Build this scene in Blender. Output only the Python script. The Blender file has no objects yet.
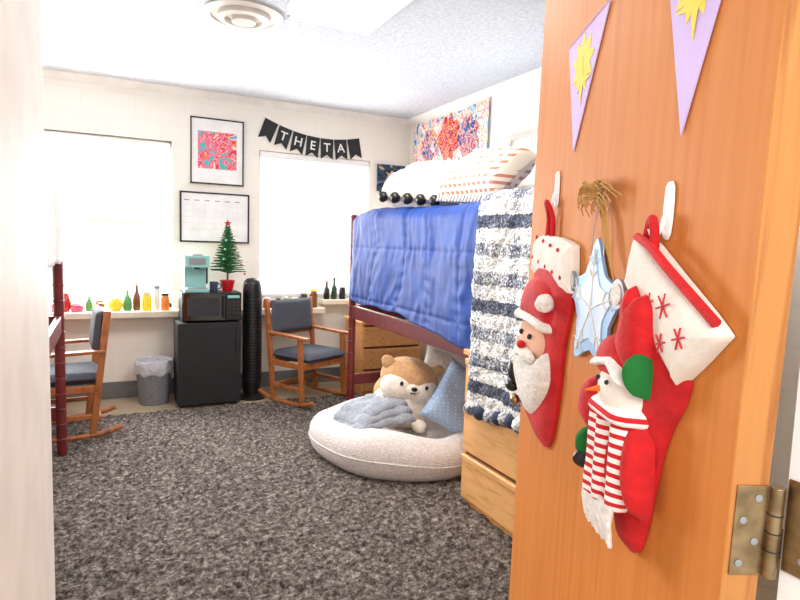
import bpy, bmesh, math, random
import numpy as np
from mathutils import Vector, Matrix, Euler, noise
random.seed(7); np.random.seed(7)
S=bpy.context.scene
try:
    S.view_settings.view_transform='Standard'
    S.view_settings.look='None'
except Exception: pass

# ---------------------------------------------------------------- materials
def lin(c):
    return tuple((x/255/12.92 if x/255<=.04045 else ((x/255+.055)/1.055)**2.4) for x in c)
def new(name):
    m=bpy.data.materials.new(name);m.use_nodes=True
    nt=m.node_tree;return m,nt,nt.nodes['Principled BSDF']
def N(nt,t,**k):
    n=nt.nodes.new(t)
    for a,b in k.items(): setattr(n,a,b)
    return n
def coord(nt,scale=(1,1,1),rot=(0,0,0),kind='Object'):
    tc=N(nt,'ShaderNodeTexCoord');mp=N(nt,'ShaderNodeMapping')
    mp.inputs['Scale'].default_value=scale;mp.inputs['Rotation'].default_value=rot
    nt.links.new(tc.outputs[kind],mp.inputs[0]);return mp.outputs[0]
def ramp(nt,fac,stops,interp='LINEAR'):
    r=N(nt,'ShaderNodeValToRGB');r.color_ramp.interpolation=interp
    e=r.color_ramp.elements
    while len(e)<len(stops): e.new(.5)
    for i,(p,c) in enumerate(stops):
        e[i].position=p;e[i].color=(*lin(c),1)
    nt.links.new(fac,r.inputs[0]);return r.outputs[0]
def bump(nt,b,h,strength,dist=.01):
    n=N(nt,'ShaderNodeBump');n.inputs['Strength'].default_value=strength;n.inputs['Distance'].default_value=dist
    nt.links.new(h,n.inputs['Height']);nt.links.new(n.outputs[0],b.inputs['Normal'])
def mat(name,c,rough=.6,metal=0,c2=None,nscale=8,nsc=(1,1,1),bs=0,bscale=60,bd=.005,emit=0,coat=0,sheen=0,alpha=1):
    m,nt,b=new(name)
    b.inputs['Base Color'].default_value=(*lin(c),1);b.inputs['Roughness'].default_value=rough;b.inputs['Metallic'].default_value=metal
    c2=c2 or tuple(max(0,x-10) for x in c)
    n=N(nt,'ShaderNodeTexNoise');n.inputs['Scale'].default_value=nscale;n.inputs['Detail'].default_value=4
    nt.links.new(coord(nt,nsc),n.inputs['Vector'])
    nt.links.new(ramp(nt,n.outputs[0],[(.35,c2),(.65,c)]),b.inputs['Base Color'])
    if bs:
        n2=N(nt,'ShaderNodeTexNoise');n2.inputs['Scale'].default_value=bscale;n2.inputs['Detail'].default_value=3
        nt.links.new(coord(nt),n2.inputs['Vector']);bump(nt,b,n2.outputs[0],bs,bd)
    if emit:
        b.inputs['Emission Color'].default_value=(*lin(c),1);b.inputs['Emission Strength'].default_value=emit
    b.inputs['Coat Weight'].default_value=coat;b.inputs['Sheen Weight'].default_value=sheen;b.inputs['Alpha'].default_value=alpha
    return m
def wood(name,c,c2,grain=(14,14,1.0),rough=.4,coat=.3,ns=3.0,dist=.6,spec=.5):
    m,nt,b=new(name);v=coord(nt,grain)
    n=N(nt,'ShaderNodeTexNoise');n.inputs['Scale'].default_value=ns;n.inputs['Detail'].default_value=8;n.inputs['Distortion'].default_value=dist
    nt.links.new(v,n.inputs['Vector'])
    nt.links.new(ramp(nt,n.outputs[0],[(.3,c2),(.5,c),(.72,tuple(min(255,x+6) for x in c))]),b.inputs['Base Color'])
    b.inputs['Roughness'].default_value=rough;b.inputs['Coat Weight'].default_value=coat;b.inputs['Coat Roughness'].default_value=.3
    b.inputs['Specular IOR Level'].default_value=spec
    bump(nt,b,n.outputs[0],.04,.002);return m
def block_wall(name,c,axis):
    m,nt,b=new(name)
    tc=N(nt,'ShaderNodeTexCoord');sp=N(nt,'ShaderNodeSeparateXYZ');cb=N(nt,'ShaderNodeCombineXYZ')
    nt.links.new(tc.outputs['Object'],sp.inputs[0]);nt.links.new(sp.outputs[axis],cb.inputs[0]);nt.links.new(sp.outputs[2],cb.inputs[1])
    br=N(nt,'ShaderNodeTexBrick');br.inputs['Scale'].default_value=1;br.inputs['Brick Width'].default_value=.41;br.inputs['Row Height'].default_value=.205
    br.inputs['Mortar Size'].default_value=.005;br.inputs['Mortar Smooth'].default_value=.8
    br.inputs['Color1'].default_value=(*lin(c),1);br.inputs['Color2'].default_value=(*lin(tuple(x-2 for x in c)),1);br.inputs['Mortar'].default_value=(*lin(tuple(x-7 for x in c)),1)
    nt.links.new(cb.outputs[0],br.inputs[0]);nt.links.new(br.outputs['Color'],b.inputs['Base Color'])
    bump(nt,b,br.outputs['Fac'],-.2,.003);b.inputs['Roughness'].default_value=.6
    return m

M_wallx=block_wall('painted_block_x',(247,242,231),0)
M_wally=block_wall('painted_block_y',(247,242,231),1)
M_plain=mat('cream_paint',(240,238,232),.6)
M_white=mat('white_paint',(246,245,242),.45)
M_ceil=mat('ceiling_texture',(214,219,227),.9,bs=.8,bscale=45,bd=.014,c2=(198,204,213),nscale=40)
M_base=mat('vinyl_base',(118,118,118),.5)
M_tile=mat('floor_tile',(196,176,148),.4,c2=(180,160,132),nscale=20)
M_door=wood('door_oak',(208,129,60),(200,119,52),(26,1.1,26),.6,.0,2.2,.3,.15)
M_dooredge=wood('door_edge_oak',(190,126,66),(160,98,46),(26,1.2,26),.5,.1,2.5,spec=.3)
M_frame=wood('frame_oak',(206,134,66),(172,100,42),(26,26,1.2),.45,.2,2.5)
M_oak=wood('oak_light',(222,158,90),(196,130,68),(2,10,10),.45,.2)
M_oakd=wood('oak_drawer',(232,174,110),(212,152,88),(10,2,14),.45,.2)
M_oakgap=mat('drawer_gap',(120,72,36),.8)
M_chairwood=wood('chair_wood',(176,104,52),(138,74,34),(8,8,3),.4,.3)
M_maroon=mat('maroon_enamel',(120,36,36),.4,c2=(100,28,30))
M_fabgrey=mat('upholstery',(84,88,98),.9,c2=(60,64,74),nscale=90,bs=.3,bscale=300)
M_black=mat('black_plastic',(22,22,24),.35)
M_blackm=mat('black_matte',(30,30,33),.6,c2=(22,22,24))
M_glassblk=mat('black_glass',(10,10,14),.08,coat=1)
M_grille=mat('fan_grille',(48,48,52),.5)
M_grey=mat('grey_plastic',(150,150,152),.4)
M_silver=mat('silver',(190,190,190),.3,1)
M_brass=mat('worn_brass',(176,150,112),.35,1,c2=(140,118,86),nscale=40)
M_mint=mat('mint_plastic',(150,208,202),.35)
M_bag=mat('trash_bag',(222,224,230),.35,bs=.8,bscale=30,bd=.02)
M_mesh=mat('bin_mesh',(150,152,158),.5,c2=(110,112,118),nscale=120)
M_red=mat('red_plush',(208,16,22),.85,c2=(182,8,16),nscale=30,sheen=.05,bs=.3,bscale=120)
M_redg=mat('red_glaze',(190,26,34),.3)
M_wplush=mat('white_plush',(242,236,228),.9,c2=(220,212,204),nscale=60,sheen=.3,bs=.8,bscale=130,bd=.006)
M_fleece=mat('cuff_fleece',(244,236,226),.9,c2=(232,222,210),nscale=20,bs=.3,bscale=160,bd=.003)
M_sherpa=mat('sherpa',(238,228,222),.95,c2=(222,208,202),nscale=50,sheen=.3,bs=.8,bscale=120,bd=.01)
M_pillow=mat('pillow_cream',(232,223,210),.95,c2=(216,205,192),nscale=30,bs=.6,bscale=90,bd=.01)
M_skin=mat('doll_skin',(236,184,154),.8)
M_green=mat('green_felt',(20,110,44),.9)
M_dkgreen=mat('tree_needles',(34,110,52),.8,c2=(16,74,32),nscale=60)
M_orange=mat('carrot_felt',(240,120,30),.8)
M_blu=mat('tin_blue',(160,196,228),.5,c2=(126,168,208),nscale=14,metal=.1)
M_blul=mat('tin_pale',(200,218,236),.5,c2=(172,198,224),nscale=20)
M_raffia=mat('raffia',(206,160,92),.8)
M_lav=mat('lavender_card',(210,186,236),.7)
M_yel=mat('yellow_print',(250,218,70),.7)
M_ink=mat('snowflake_red',(200,40,50),.8)
M_plushbr=mat('plush_tan',(210,164,118),.95,c2=(192,144,98),nscale=40,sheen=.2,bs=.6,bscale=150)
M_plushcr=mat('plush_cream',(244,232,216),.95,c2=(230,214,198),nscale=40,sheen=.2,bs=.6,bscale=150)
M_throw=mat('throw_grey',(170,174,182),.9,c2=(148,153,163),nscale=50,bs=.5,bscale=150)
M_bluesheet=mat('comforter_blue',(11,63,148),.6,c2=(6,50,126),nscale=6,bs=.15,bscale=60,bd=.006)
M_matt=mat('mattress',(214,214,222),.8)
M_sill=mat('sill_stone',(232,222,204),.35)
M_casing=mat('casing_paint',(206,200,190),.5)
M_shade=mat('glowing_roller_shade',(240,240,238),.8,emit=.40,nscale=3)  # emission stands in for daylight coming through the shade
M_shade3=mat('glowing_side_shade',(236,238,242),.8,emit=.30)  # side shade's own glow replaces transmitted daylight
M_lite=mat('light_diffuser',(255,250,238),.5,emit=4)
M_vent=mat('vent_enamel',(214,206,196),.4)
M_navy=mat('navy_yarn',(62,70,94),.95,bs=.6,bscale=200)

def voron_mat(name,stops,scale,rough=.7,dist=2.2):
    m,nt,b=new(name);v=coord(nt)
    n=N(nt,'ShaderNodeTexNoise');n.inputs['Scale'].default_value=scale;n.inputs['Detail'].default_value=2;n.inputs['Distortion'].default_value=dist
    nt.links.new(v,n.inputs['Vector'])
    nt.links.new(ramp(nt,n.outputs[0],stops,'CONSTANT'),b.inputs['Base Color']);b.inputs['Roughness'].default_value=rough
    return m
M_tap=voron_mat('tapestry_ground',[(0,(70,120,190)),(.36,(150,190,220)),(.43,(240,232,220)),(.48,(236,170,110)),(.52,(240,236,230)),(.58,(220,90,80)),(.62,(226,206,226)),(.68,(150,110,180))],8,.8,1.4)
M_tapA=voron_mat('tapestry_red',[(0,(130,20,60)),(.40,(214,44,52)),(.48,(240,120,50)),(.54,(250,216,190)),(.57,(206,40,70)),(.66,(60,60,140))],13,.8)
M_tapB=voron_mat('tapestry_blue',[(0,(20,50,120)),(.4,(50,120,180)),(.47,(240,130,50)),(.52,(244,226,200)),(.56,(200,50,70)),(.63,(110,80,160))],13,.8)
M_art=voron_mat('poster_art',[(0,(70,190,190)),(.38,(236,110,140)),(.46,(246,170,180)),(.5,(220,60,90)),(.56,(240,140,110)),(.62,(250,215,205)),(.7,(120,170,190))],7)
M_art2=voron_mat('bear_picture',[(0,(16,28,48)),(.45,(24,60,92)),(.56,(90,110,110)),(.62,(206,170,130))],6)

def rugmat():
    m,nt,b=new('shag_rug');v=coord(nt)
    n=N(nt,'ShaderNodeTexNoise');n.inputs['Scale'].default_value=38;n.inputs['Detail'].default_value=6;n.inputs['Roughness'].default_value=.78
    nt.links.new(v,n.inputs['Vector'])
    nt.links.new(ramp(nt,n.outputs[0],[(.36,(52,44,40)),(.46,(94,84,78)),(.55,(138,127,119)),(.66,(198,187,177))]),b.inputs['Base Color'])
    b.inputs['Roughness'].default_value=1;b.inputs['Specular IOR Level'].default_value=.1;bump(nt,b,n.outputs[0],1,.02);return m
M_rug=rugmat()
def plaid():
    m,nt,b=new('plaid_throw')
    v=coord(nt);n=N(nt,'ShaderNodeTexNoise');n.inputs['Scale'].default_value=45;n.inputs['Detail'].default_value=3
    nt.links.new(v,n.inputs['Vector'])
    sp=N(nt,'ShaderNodeSeparateXYZ');nt.links.new(v,sp.inputs[0])
    def band(out,freq,thr,ph):
        a=N(nt,'ShaderNodeMath',operation='MULTIPLY_ADD');a.inputs[1].default_value=freq;a.inputs[2].default_value=ph;nt.links.new(out,a.inputs[0])
        d=N(nt,'ShaderNodeMath',operation='MULTIPLY_ADD');d.inputs[1].default_value=1.5;nt.links.new(n.outputs[0],d.inputs[0]);nt.links.new(a.outputs[0],d.inputs[2])
        s=N(nt,'ShaderNodeMath',operation='SINE');nt.links.new(d.outputs[0],s.inputs[0])
        g=N(nt,'ShaderNodeMath',operation='GREATER_THAN');g.inputs[1].default_value=thr;nt.links.new(s.outputs[0],g.inputs[0]);return g.outputs[0]
    bz=band(sp.outputs[2],44,.1,.5);bz2=band(sp.outputs[2],15,.1,2.2);by=band(sp.outputs[1],24,.5,3.2)
    def ma(a,k,c=None):
        x=N(nt,'ShaderNodeMath',operation='MULTIPLY_ADD');x.inputs[1].default_value=k;nt.links.new(a,x.inputs[0])
        if c is not None: nt.links.new(c,x.inputs[2])
        return x.outputs[0]
    mulb=N(nt,'ShaderNodeMath',operation='MULTIPLY');nt.links.new(bz,mulb.inputs[0]);nt.links.new(bz2,mulb.inputs[1])
    n2=N(nt,'ShaderNodeTexNoise');n2.inputs['Scale'].default_value=80;n2.inputs['Detail'].default_value=4;nt.links.new(v,n2.inputs['Vector'])
    s2=N(nt,'ShaderNodeMath',operation='MULTIPLY_ADD');s2.inputs[1].default_value=1.6;s2.inputs[2].default_value=-.74;nt.links.new(n2.outputs[0],s2.inputs[0])
    f=ma(bz,.26,ma(mulb.outputs[0],.28,ma(by,.15,s2.outputs[0])))
    nt.links.new(ramp(nt,f,[(.14,(246,244,240)),(.30,(186,188,194)),(.48,(112,118,134)),(.80,(60,66,88))]),b.inputs['Base Color'])
    b.inputs['Roughness'].default_value=.95;bump(nt,b,n2.outputs[0],1,.02);return m
M_plaid=plaid()
def dots(name,c,c2,scale):
    m,nt,b=new(name);v=coord(nt)
    vo=N(nt,'ShaderNodeTexVoronoi');vo.inputs['Scale'].default_value=scale;vo.inputs['Randomness'].default_value=0
    nt.links.new(v,vo.inputs['Vector']);nt.links.new(ramp(nt,vo.outputs['Distance'],[(.2,c2),(.28,c)]),b.inputs['Base Color']);b.inputs['Roughness'].default_value=.9;return m
M_dotp=dots('dotted_cotton',(156,180,210),(210,222,236),44)
def stripes(name,c,c2,freq,axis,thr=0):
    m,nt,b=new(name);v=coord(nt);sp=N(nt,'ShaderNodeSeparateXYZ');nt.links.new(v,sp.inputs[0])
    a=N(nt,'ShaderNodeMath',operation='MULTIPLY');a.inputs[1].default_value=freq;nt.links.new(sp.outputs[axis],a.inputs[0])
    s=N(nt,'ShaderNodeMath',operation='SINE');nt.links.new(a.outputs[0],s.inputs[0])
    g=N(nt,'ShaderNodeMath',operation='GREATER_THAN');g.inputs[1].default_value=thr;nt.links.new(s.outputs[0],g.inputs[0])
    nt.links.new(ramp(nt,g.outputs[0],[(.3,c),(.7,c2)]),b.inputs['Base Color']);b.inputs['Roughness'].default_value=.9;return m
M_scarf=stripes('scarf_knit',(244,236,230),(200,24,34),420,1,.1)
def boho():
    m,nt,b=new('boho_weave');v=coord(nt);sp=N(nt,'ShaderNodeSeparateXYZ');nt.links.new(v,sp.inputs[0])
    def sn(out,f,th):
        a=N(nt,'ShaderNodeMath',operation='MULTIPLY');a.inputs[1].default_value=f;nt.links.new(out,a.inputs[0])
        s=N(nt,'ShaderNodeMath',operation='SINE');nt.links.new(a.outputs[0],s.inputs[0])
        g=N(nt,'ShaderNodeMath',operation='GREATER_THAN');g.inputs[1].default_value=th;nt.links.new(s.outputs[0],g.inputs[0]);return g.outputs[0]
    a=sn(sp.outputs[2],150,.2);c=sn(sp.outputs[1],150,-.3)
    mu=N(nt,'ShaderNodeMath',operation='MULTIPLY');nt.links.new(a,mu.inputs[0]);nt.links.new(c,mu.inputs[1])
    nt.links.new(ramp(nt,mu.outputs[0],[(.3,(232,216,198)),(.7,(192,128,108))]),b.inputs['Base Color']);b.inputs['Roughness'].default_value=.9;return m
M_boho=boho()

# ---------------------------------------------------------------- mesh builder
def cat(pts,k=6,closed=True):
    out=[];n=len(pts)
    P=[Vector(p) for p in pts]
    rng=range(n) if closed else range(n-1)
    for i in rng:
        if closed: a,b,c,d=P[i-1],P[i],P[(i+1)%n],P[(i+2)%n]
        else: a,b,c,d=P[max(i-1,0)],P[i],P[i+1],P[min(i+2,n-1)]
        for j in range(k):
            t=j/k
            out.append(.5*((2*b)+(c-a)*t+(2*a-5*b+4*c-d)*t*t+(3*b-a-3*c+d)*t**3))
    if not closed: out.append(P[-1])
    return out
class B:
    def __init__(s): s.V=[];s.F=[];s.I=[];s.m=[]
    def mi(s,m):
        if m not in s.m: s.m.append(m)
        return s.m.index(m)
    def add(s,V,F,m,M=None):
        o=len(s.V);i=s.mi(m)
        for v in V:
            v=Vector(v); s.V.append(tuple(M@v if M is not None else v))
        for f in F: s.F.append([o+x for x in f]);s.I.append(i)
    def box(s,c,d,m,rot=None,M=None):
        R=Euler(rot).to_matrix().to_4x4() if rot else Matrix()
        T=Matrix.Translation(c)@R
        if M is not None: T=M@T
        x,y,z=[a/2 for a in d]
        V=[(a,b,e) for a in(-x,x) for b in(-y,y) for e in(-z,z)]
        s.add(V,[(0,1,3,2),(4,6,7,5),(0,4,5,1),(2,3,7,6),(0,2,6,4),(1,5,7,3)],m,T)
    def bb(s,a,b,m): s.box([(p+q)/2 for p,q in zip(a,b)],[abs(q-p) for p,q in zip(a,b)],m)
    def cyl(s,p0,p1,r0,m,r1=None,n=16,M=None):
        r1=r0 if r1 is None else r1
        p0=Vector(p0);p1=Vector(p1);d=(p1-p0);q=d.to_track_quat('Z','Y').to_matrix()
        V=[];F=[]
        for p,r in((p0,r0),(p1,r1)):
            for i in range(n):
                a=2*math.pi*i/n;V.append(p+q@Vector((r*math.cos(a),r*math.sin(a),0)))
        for i in range(n): F.append((i,(i+1)%n,n+(i+1)%n,n+i))
        F.append(tuple(range(n-1,-1,-1)));F.append(tuple(range(n,2*n)));s.add(V,F,m,M)
    def ell(s,c,r,m,rot=None,n=20,M=None,fn=None):
        if not hasattr(r,'__len__'): r=(r,r,r)
        T=Matrix.Translation(c)@(Euler(rot).to_matrix().to_4x4() if rot else Matrix())
        if M is not None: T=M@T
        V=[(0,0,-r[2])];F=[];k=n//2
        for j in range(1,k):
            ph=-math.pi/2+math.pi*j/k
            for i in range(n):
                a=2*math.pi*i/n;V.append((r[0]*math.cos(ph)*math.cos(a),r[1]*math.cos(ph)*math.sin(a),r[2]*math.sin(ph)))
        V.append((0,0,r[2]))
        for i in range(n): F.append((0,1+(i+1)%n,1+i))
        for j in range(k-2):
            for i in range(n):
                a=1+j*n;F.append((a+i,a+(i+1)%n,a+n+(i+1)%n,a+n+i))
        a=1+(k-2)*n
        for i in range(n): F.append((a+i,a+(i+1)%n,len(V)-1))
        if fn: V=[fn(Vector(v)) for v in V]
        s.add(V,F,m,T)
    def lathe(s,prof,c,m,n=32,M=None,fn=None):
        V=[];F=[]
        for r,z in prof:
            for i in range(n):
                a=2*math.pi*i/n;v=Vector((r*math.cos(a),r*math.sin(a),z))
                if fn:v=fn(v)
                V.append(v+Vector(c))
        for j in range(len(prof)-1):
            for i in range(n): F.append((j*n+i,j*n+(i+1)%n,(j+1)*n+(i+1)%n,(j+1)*n+i))
        F.append(tuple(range(n-1,-1,-1)));F.append(tuple(range((len(prof)-1)*n,len(prof)*n)))
        s.add(V,F,m,M)
    def tube(s,pts,r,m,n=8,M=None,closed=False,smooth=0):
        if smooth: pts=cat(pts,smooth,closed)
        P=[Vector(p) for p in pts];V=[];F=[];k=len(P)
        for i,p in enumerate(P):
            d=(P[(i+1)%k]-P[i-1]) if closed else (P[min(i+1,k-1)]-P[max(i-1,0)])
            q=d.to_track_quat('Z','Y').to_matrix()
            rr=r(i/(k-1)) if callable(r) else r
            for j in range(n):
                a=2*math.pi*j/n;V.append(p+q@Vector((rr*math.cos(a),rr*math.sin(a),0)))
        for i in range(k if closed else k-1):
            for j in range(n):
                F.append((i*n+j,i*n+(j+1)%n,((i+1)%k)*n+(j+1)%n,((i+1)%k)*n+j))
        if not closed: F.append(tuple(range(n-1,-1,-1)));F.append(tuple(range((k-1)*n,k*n)))
        s.add(V,F,m,M)
    def prism(s,poly,z0,z1,m,M=None):
        n=len(poly);a=sum(poly[i][0]*poly[(i+1)%n][1]-poly[(i+1)%n][0]*poly[i][1] for i in range(n))
        if a<0: poly=list(poly)[::-1]
        V=[(x,y,z0) for x,y in poly]+[(x,y,z1) for x,y in poly]
        F=[tuple(range(n-1,-1,-1)),tuple(range(n,2*n))]+[(i,(i+1)%n,n+(i+1)%n,n+i) for i in range(n)]
        s.add(V,F,m,M)
    def puff(s,poly,T,m,spine=None,z0=0,k=5,sm=5,M=None,rings=5,edge=.25,fn=None):
        P=cat([(p[0],p[1],0) for p in poly],sm) if sm>1 else [Vector((p[0],p[1],0)) for p in poly]
        n=len(P)
        ar=sum(P[i].x*P[(i+1)%n].y-P[(i+1)%n].x*P[i].y for i in range(n))
        if ar<0: P=P[::-1]
        if spine is None:
            c=sum(P,Vector())/n;spine=[(c.x,c.y)]
        SP=[Vector((p[0],p[1],0)) for p in spine]
        def near(p):
            best=None
            if len(SP)==1:return SP[0]
            for a,b in zip(SP[:-1],SP[1:]):
                d=b-a;t=max(0,min(1,(p-a).dot(d)/max(d.dot(d),1e-9)));q=a+d*t
                if best is None or (q-p).length<(best-p).length:best=q
            return best
        V=[];F=[]
        V+=[Vector((p.x,p.y,z0)) for p in P]
        for r in range(rings+1):
            t=r/rings*.97
            for p in P:
                q=p.lerp(near(p),t);v=Vector((q.x,q.y,z0+T*edge+T*(1-edge)*math.sqrt(1-(1-t)**2)));V.append(fn(v) if fn else v)
        for r in range(rings+1):
            for i in range(n): F.append((r*n+i,r*n+(i+1)%n,(r+1)*n+(i+1)%n,(r+1)*n+i))
        F.append(tuple(range((rings+1)*n,(rings+2)*n)));F.append(tuple(range(n-1,-1,-1)))
        s.add(V,F,m,M)
    def grid(s,fn,nu,nv,m,M=None):
        V=[fn(i/nu,j/nv) for i in range(nu+1) for j in range(nv+1)]
        F=[(i*(nv+1)+j,(i+1)*(nv+1)+j,(i+1)*(nv+1)+j+1,i*(nv+1)+j+1) for i in range(nu) for j in range(nv)]
        s.add(V,F,m,M)
    def cushion(s,w,h,T,m,M=None,n=22,seed=0):
        for sg in(1,-1):
            def f(u,v):
                a=u*2-1;b=v*2-1
                k=(max(0,1-a**4)*max(0,1-b**4))**.5
                x=a*w/2*(1-.07*(1-b*b)*abs(a));y=b*h/2*(1-.07*(1-a*a)*abs(b))
                z=sg*T/2*k*(1+.22*noise.noise(Vector((a*2+seed,b*2,sg)))+.08*noise.noise(Vector((a*6+seed,b*6,sg))))
                return Vector((x,y,z))
            if sg==1: s.grid(f,n,n,m,M)
            else: s.grid(lambda u,v:f(v,u),n,n,m,M)
    def done(s,name,bevel=0,matrix=None,parent=None,ang=40,solid=0,sub=0,seg=2):
        me=bpy.data.meshes.new(name);me.from_pydata(s.V,[],s.F)
        for m in s.m: me.materials.append(m)
        me.polygons.foreach_set('material_index',s.I);me.polygons.foreach_set('use_smooth',[True]*len(s.F))
        me.update()
        try: me.set_sharp_from_angle(angle=math.radians(ang))
        except Exception: pass
        o=bpy.data.objects.new(name,me);bpy.context.collection.objects.link(o)
        if matrix is not None:o.matrix_world=matrix
        if parent:o.parent=parent
        if solid:
            md=o.modifiers.new('solid','SOLIDIFY');md.thickness=solid;md.offset=0
        if bevel:
            md=o.modifiers.new('bev','BEVEL');md.width=bevel;md.segments=seg;md.limit_method='ANGLE';md.angle_limit=math.radians(50)
        if sub:
            md=o.modifiers.new('sub','SUBSURF');md.levels=sub;md.render_levels=sub
        return o
def TR(loc,rot=(0,0,0)): return Matrix.Translation(loc)@Euler(rot).to_matrix().to_4x4()
def nz(x,y,z,s=0): return noise.noise(Vector((x+s,y,z)))

CE=2.77;BY=5.69;RX=2.88;LX=-1.55
# ---------------------------------------------------------------- room shell
b=B();b.bb((LX-.2,-.6,-.1),(RX+.2,BY+.2,0),M_tile);b.done('floor')
b=B();b.bb((LX-.2,.2,CE),(RX+.2,BY+.2,CE+.1),M_ceil);b.done('ceiling')
W1=(-.78,.50,.80,2.30);W2=(1.28,2.43,.88,2.30)
b=B()
b.bb((LX-.2,BY,0),(RX+.2,BY+.2,W1[2]),M_wallx);b.bb((LX-.2,BY,2.30),(RX+.2,BY+.2,CE),M_wallx)
b.bb((LX-.2,BY,.8),(W1[0],BY+.2,2.3),M_wallx);b.bb((W1[1],BY,.8),(W2[0],BY+.2,2.3),M_wallx)
b.bb((W2[1],BY,.8),(RX+.2,BY+.2,2.3),M_wallx);b.bb((W2[0],BY,.8),(W2[1],BY+.2,W2[2]),M_wallx);b.done('wall_back')
W3=(2.75,3.88,1.2,2.30)
b=B()
b.bb((RX,.4,0),(RX+.2,BY,W3[2]),M_wally);b.bb((RX,.4,W3[3]),(RX+.2,BY,CE),M_wally)
b.bb((RX,.4,W3[2]),(RX+.2,W3[0],W3[3]),M_wally);b.bb((RX,W3[1],W3[2]),(RX+.2,BY,W3[3]),M_wally);b.done('wall_right')
b=B();b.bb((LX-.2,.4,0),(LX,BY,CE),M_wally);b.done('wall_left')
b=B();b.bb((.76,.22,0),(RX+.2,.39,CE),M_plain);b.bb((-.136,.22,2.38),(.76,.39,CE),M_plain);b.done('wall_front')
b=B();b.bb((-.95,.22,0),(-.136,1.62,CE),M_plain);b.done('wall_closet')
def crown(name,p0,p1,n):
    b=B();p0=Vector(p0);p1=Vector(p1);n=Vector(n)
    prof=[(0,0),(.055,0),(.055,-.012),(.03,-.03),(.012,-.055),(0,-.06)]
    V=[];
    for p in(p0,p1):
        for a,z in prof: V.append(p+n*a+Vector((0,0,z)))
    k=len(prof);F=[(i,(i+1)%k,k+(i+1)%k,k+i) for i in range(k)]+[tuple(range(k)),tuple(range(2*k-1,k-1,-1))]
    b.add(V,F,M_white);b.done(name)
crown('trim_1',(LX,BY,CE),(RX,BY,CE),(0,-1,0));crown('trim_2',(RX,.39,CE),(RX,BY,CE),(-1,0,0))
b=B();b.bb((LX,BY-.012,0),(RX,BY,.15),M_base);b.done('baseboard_back',.003)
b=B();b.bb((RX-.012,.4,0),(RX,BY-.02,.15),M_base);b.done('baseboard_right',.003)
b=B();b.bb((LX,.4,0),(LX+.012,BY-.02,.15),M_base);b.done('baseboard_left',.003)
def window_back(name,W,shade):
    x0,x1,z0,z1=W;b=B();y=BY
    t=.045
    b.bb((x0,y+.06,z0),(x0+t,y+.14,z1),M_white);b.bb((x1-t,y+.06,z0),(x1,y+.14,z1),M_white)
    b.bb((x0,y+.06,z1-t),(x1,y+.14,z1),M_white);b.bb((x0,y+.06,z0),(x1,y+.14,z0+t),M_white)
    zm=(z0+z1)/2+.02
    b.bb((x0+t,y+.07,zm-.03),(x1-t,y+.12,zm+.03),M_white)
    for a in(x0+t,x1-t-.035):
        b.bb((a,y+.075,z0+t),(a+.035,y+.115,z1-t),M_white)
    b.bb((x0+t,y+.075,z0+t),(x1-t,y+.115,z0+t+.05),M_white);b.bb((x0+t,y+.075,z1-t-.035),(x1-t,y+.115,z1-t),M_white)
    if shade:
        b.bb((x0+.01,y+.008,z1-.05),(x1-.01,y+.045,z1-.005),M_white)
        z=z1-.065
        while z>z0+.05:
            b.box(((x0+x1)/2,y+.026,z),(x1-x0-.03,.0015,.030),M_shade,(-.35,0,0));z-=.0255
        b.bb((x0+.015,y+.014,z0+.02),(x1-.015,y+.038,z0+.04),M_white)
        for xx in(x0+.2,x1-.2,(x0+x1)/2): b.cyl((xx,y+.012,z0+.03),(xx,y+.012,z1-.04),.0015,M_white,n=6)
    else:
        b.cyl((x0+.01,y+.04,z1-.035),(x1-.01,y+.04,z1-.035),.028,M_white)
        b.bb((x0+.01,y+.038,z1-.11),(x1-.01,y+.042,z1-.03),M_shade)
    b.done(name,.003 if not shade else 0)
window_back('window_1',W1,False);window_back('window_2',W2,True)
b=B();y0,y1,z0,z1=W3
b.bb((RX+.03,y0,z0),(RX+.12,y0+.05,z1),M_white);b.bb((RX+.03,y1-.05,z0),(RX+.12,y1,z1),M_white)
b.bb((RX+.03,y0+.05,z1-.05),(RX+.12,y1-.05,z1),M_white);b.bb((RX+.03,y0+.05,z0),(RX+.12,y1-.05,z0+.05),M_white)
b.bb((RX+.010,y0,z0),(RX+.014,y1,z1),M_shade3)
for a in((y0-.05,y0),(y1,y1+.05)): b.bb((RX-.016,a[0],z0),(RX-.001,a[1],z1),M_casing)
b.bb((RX-.018,y0-.05,z1),(RX-.001,y1+.05,z1+.05),M_casing);b.bb((RX-.03,y0-.07,z0-.05),(RX-.001,y1+.07,z0),M_casing)
b.done('window_3')
b=B();b.bb((LX,5.47,.745),(1.9,BY+.07,.80),M_sill);b.bb((1.9,5.53,.825),(2.6,BY,.875),M_sill);b.done('trim_3',.006)

# ---------------------------------------------------------------- rug
x0,x1,y0,y1=LX+.02,RX-.02,1.64,5.11;st=.0125
xs=np.arange(x0,x1,st);ys=np.arange(y0,y1,st);nx,ny=len(xs),len(ys)
XX,YY=np.meshgrid(xs,ys,indexing='ij')
h=np.random.rand(nx,ny)
h2=np.random.rand(nx//3+2,ny//3+2);h2=np.kron(h2,np.ones((3,3)))[:nx,:ny]
Z=.004+.012*h+.016*h2
XX=XX+(np.random.rand(nx,ny)-.5)*.009;YY=YY+(np.random.rand(nx,ny)-.5)*.009
Z[0,:]=0;Z[-1,:]=0;Z[:,0]=0;Z[:,-1]=0
co=np.stack([XX,YY,Z],-1).reshape(-1,3)
i=np.arange(nx-1)[:,None]*ny+np.arange(ny-1)[None,:]
q=np.stack([i,i+ny,i+ny+1,i+1],-1).reshape(-1,4)
me=bpy.data.meshes.new('rug');me.vertices.add(len(co));me.vertices.foreach_set('co',co.ravel())
me.loops.add(q.size);me.loops.foreach_set('vertex_index',q.ravel().astype(np.int32))
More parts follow.
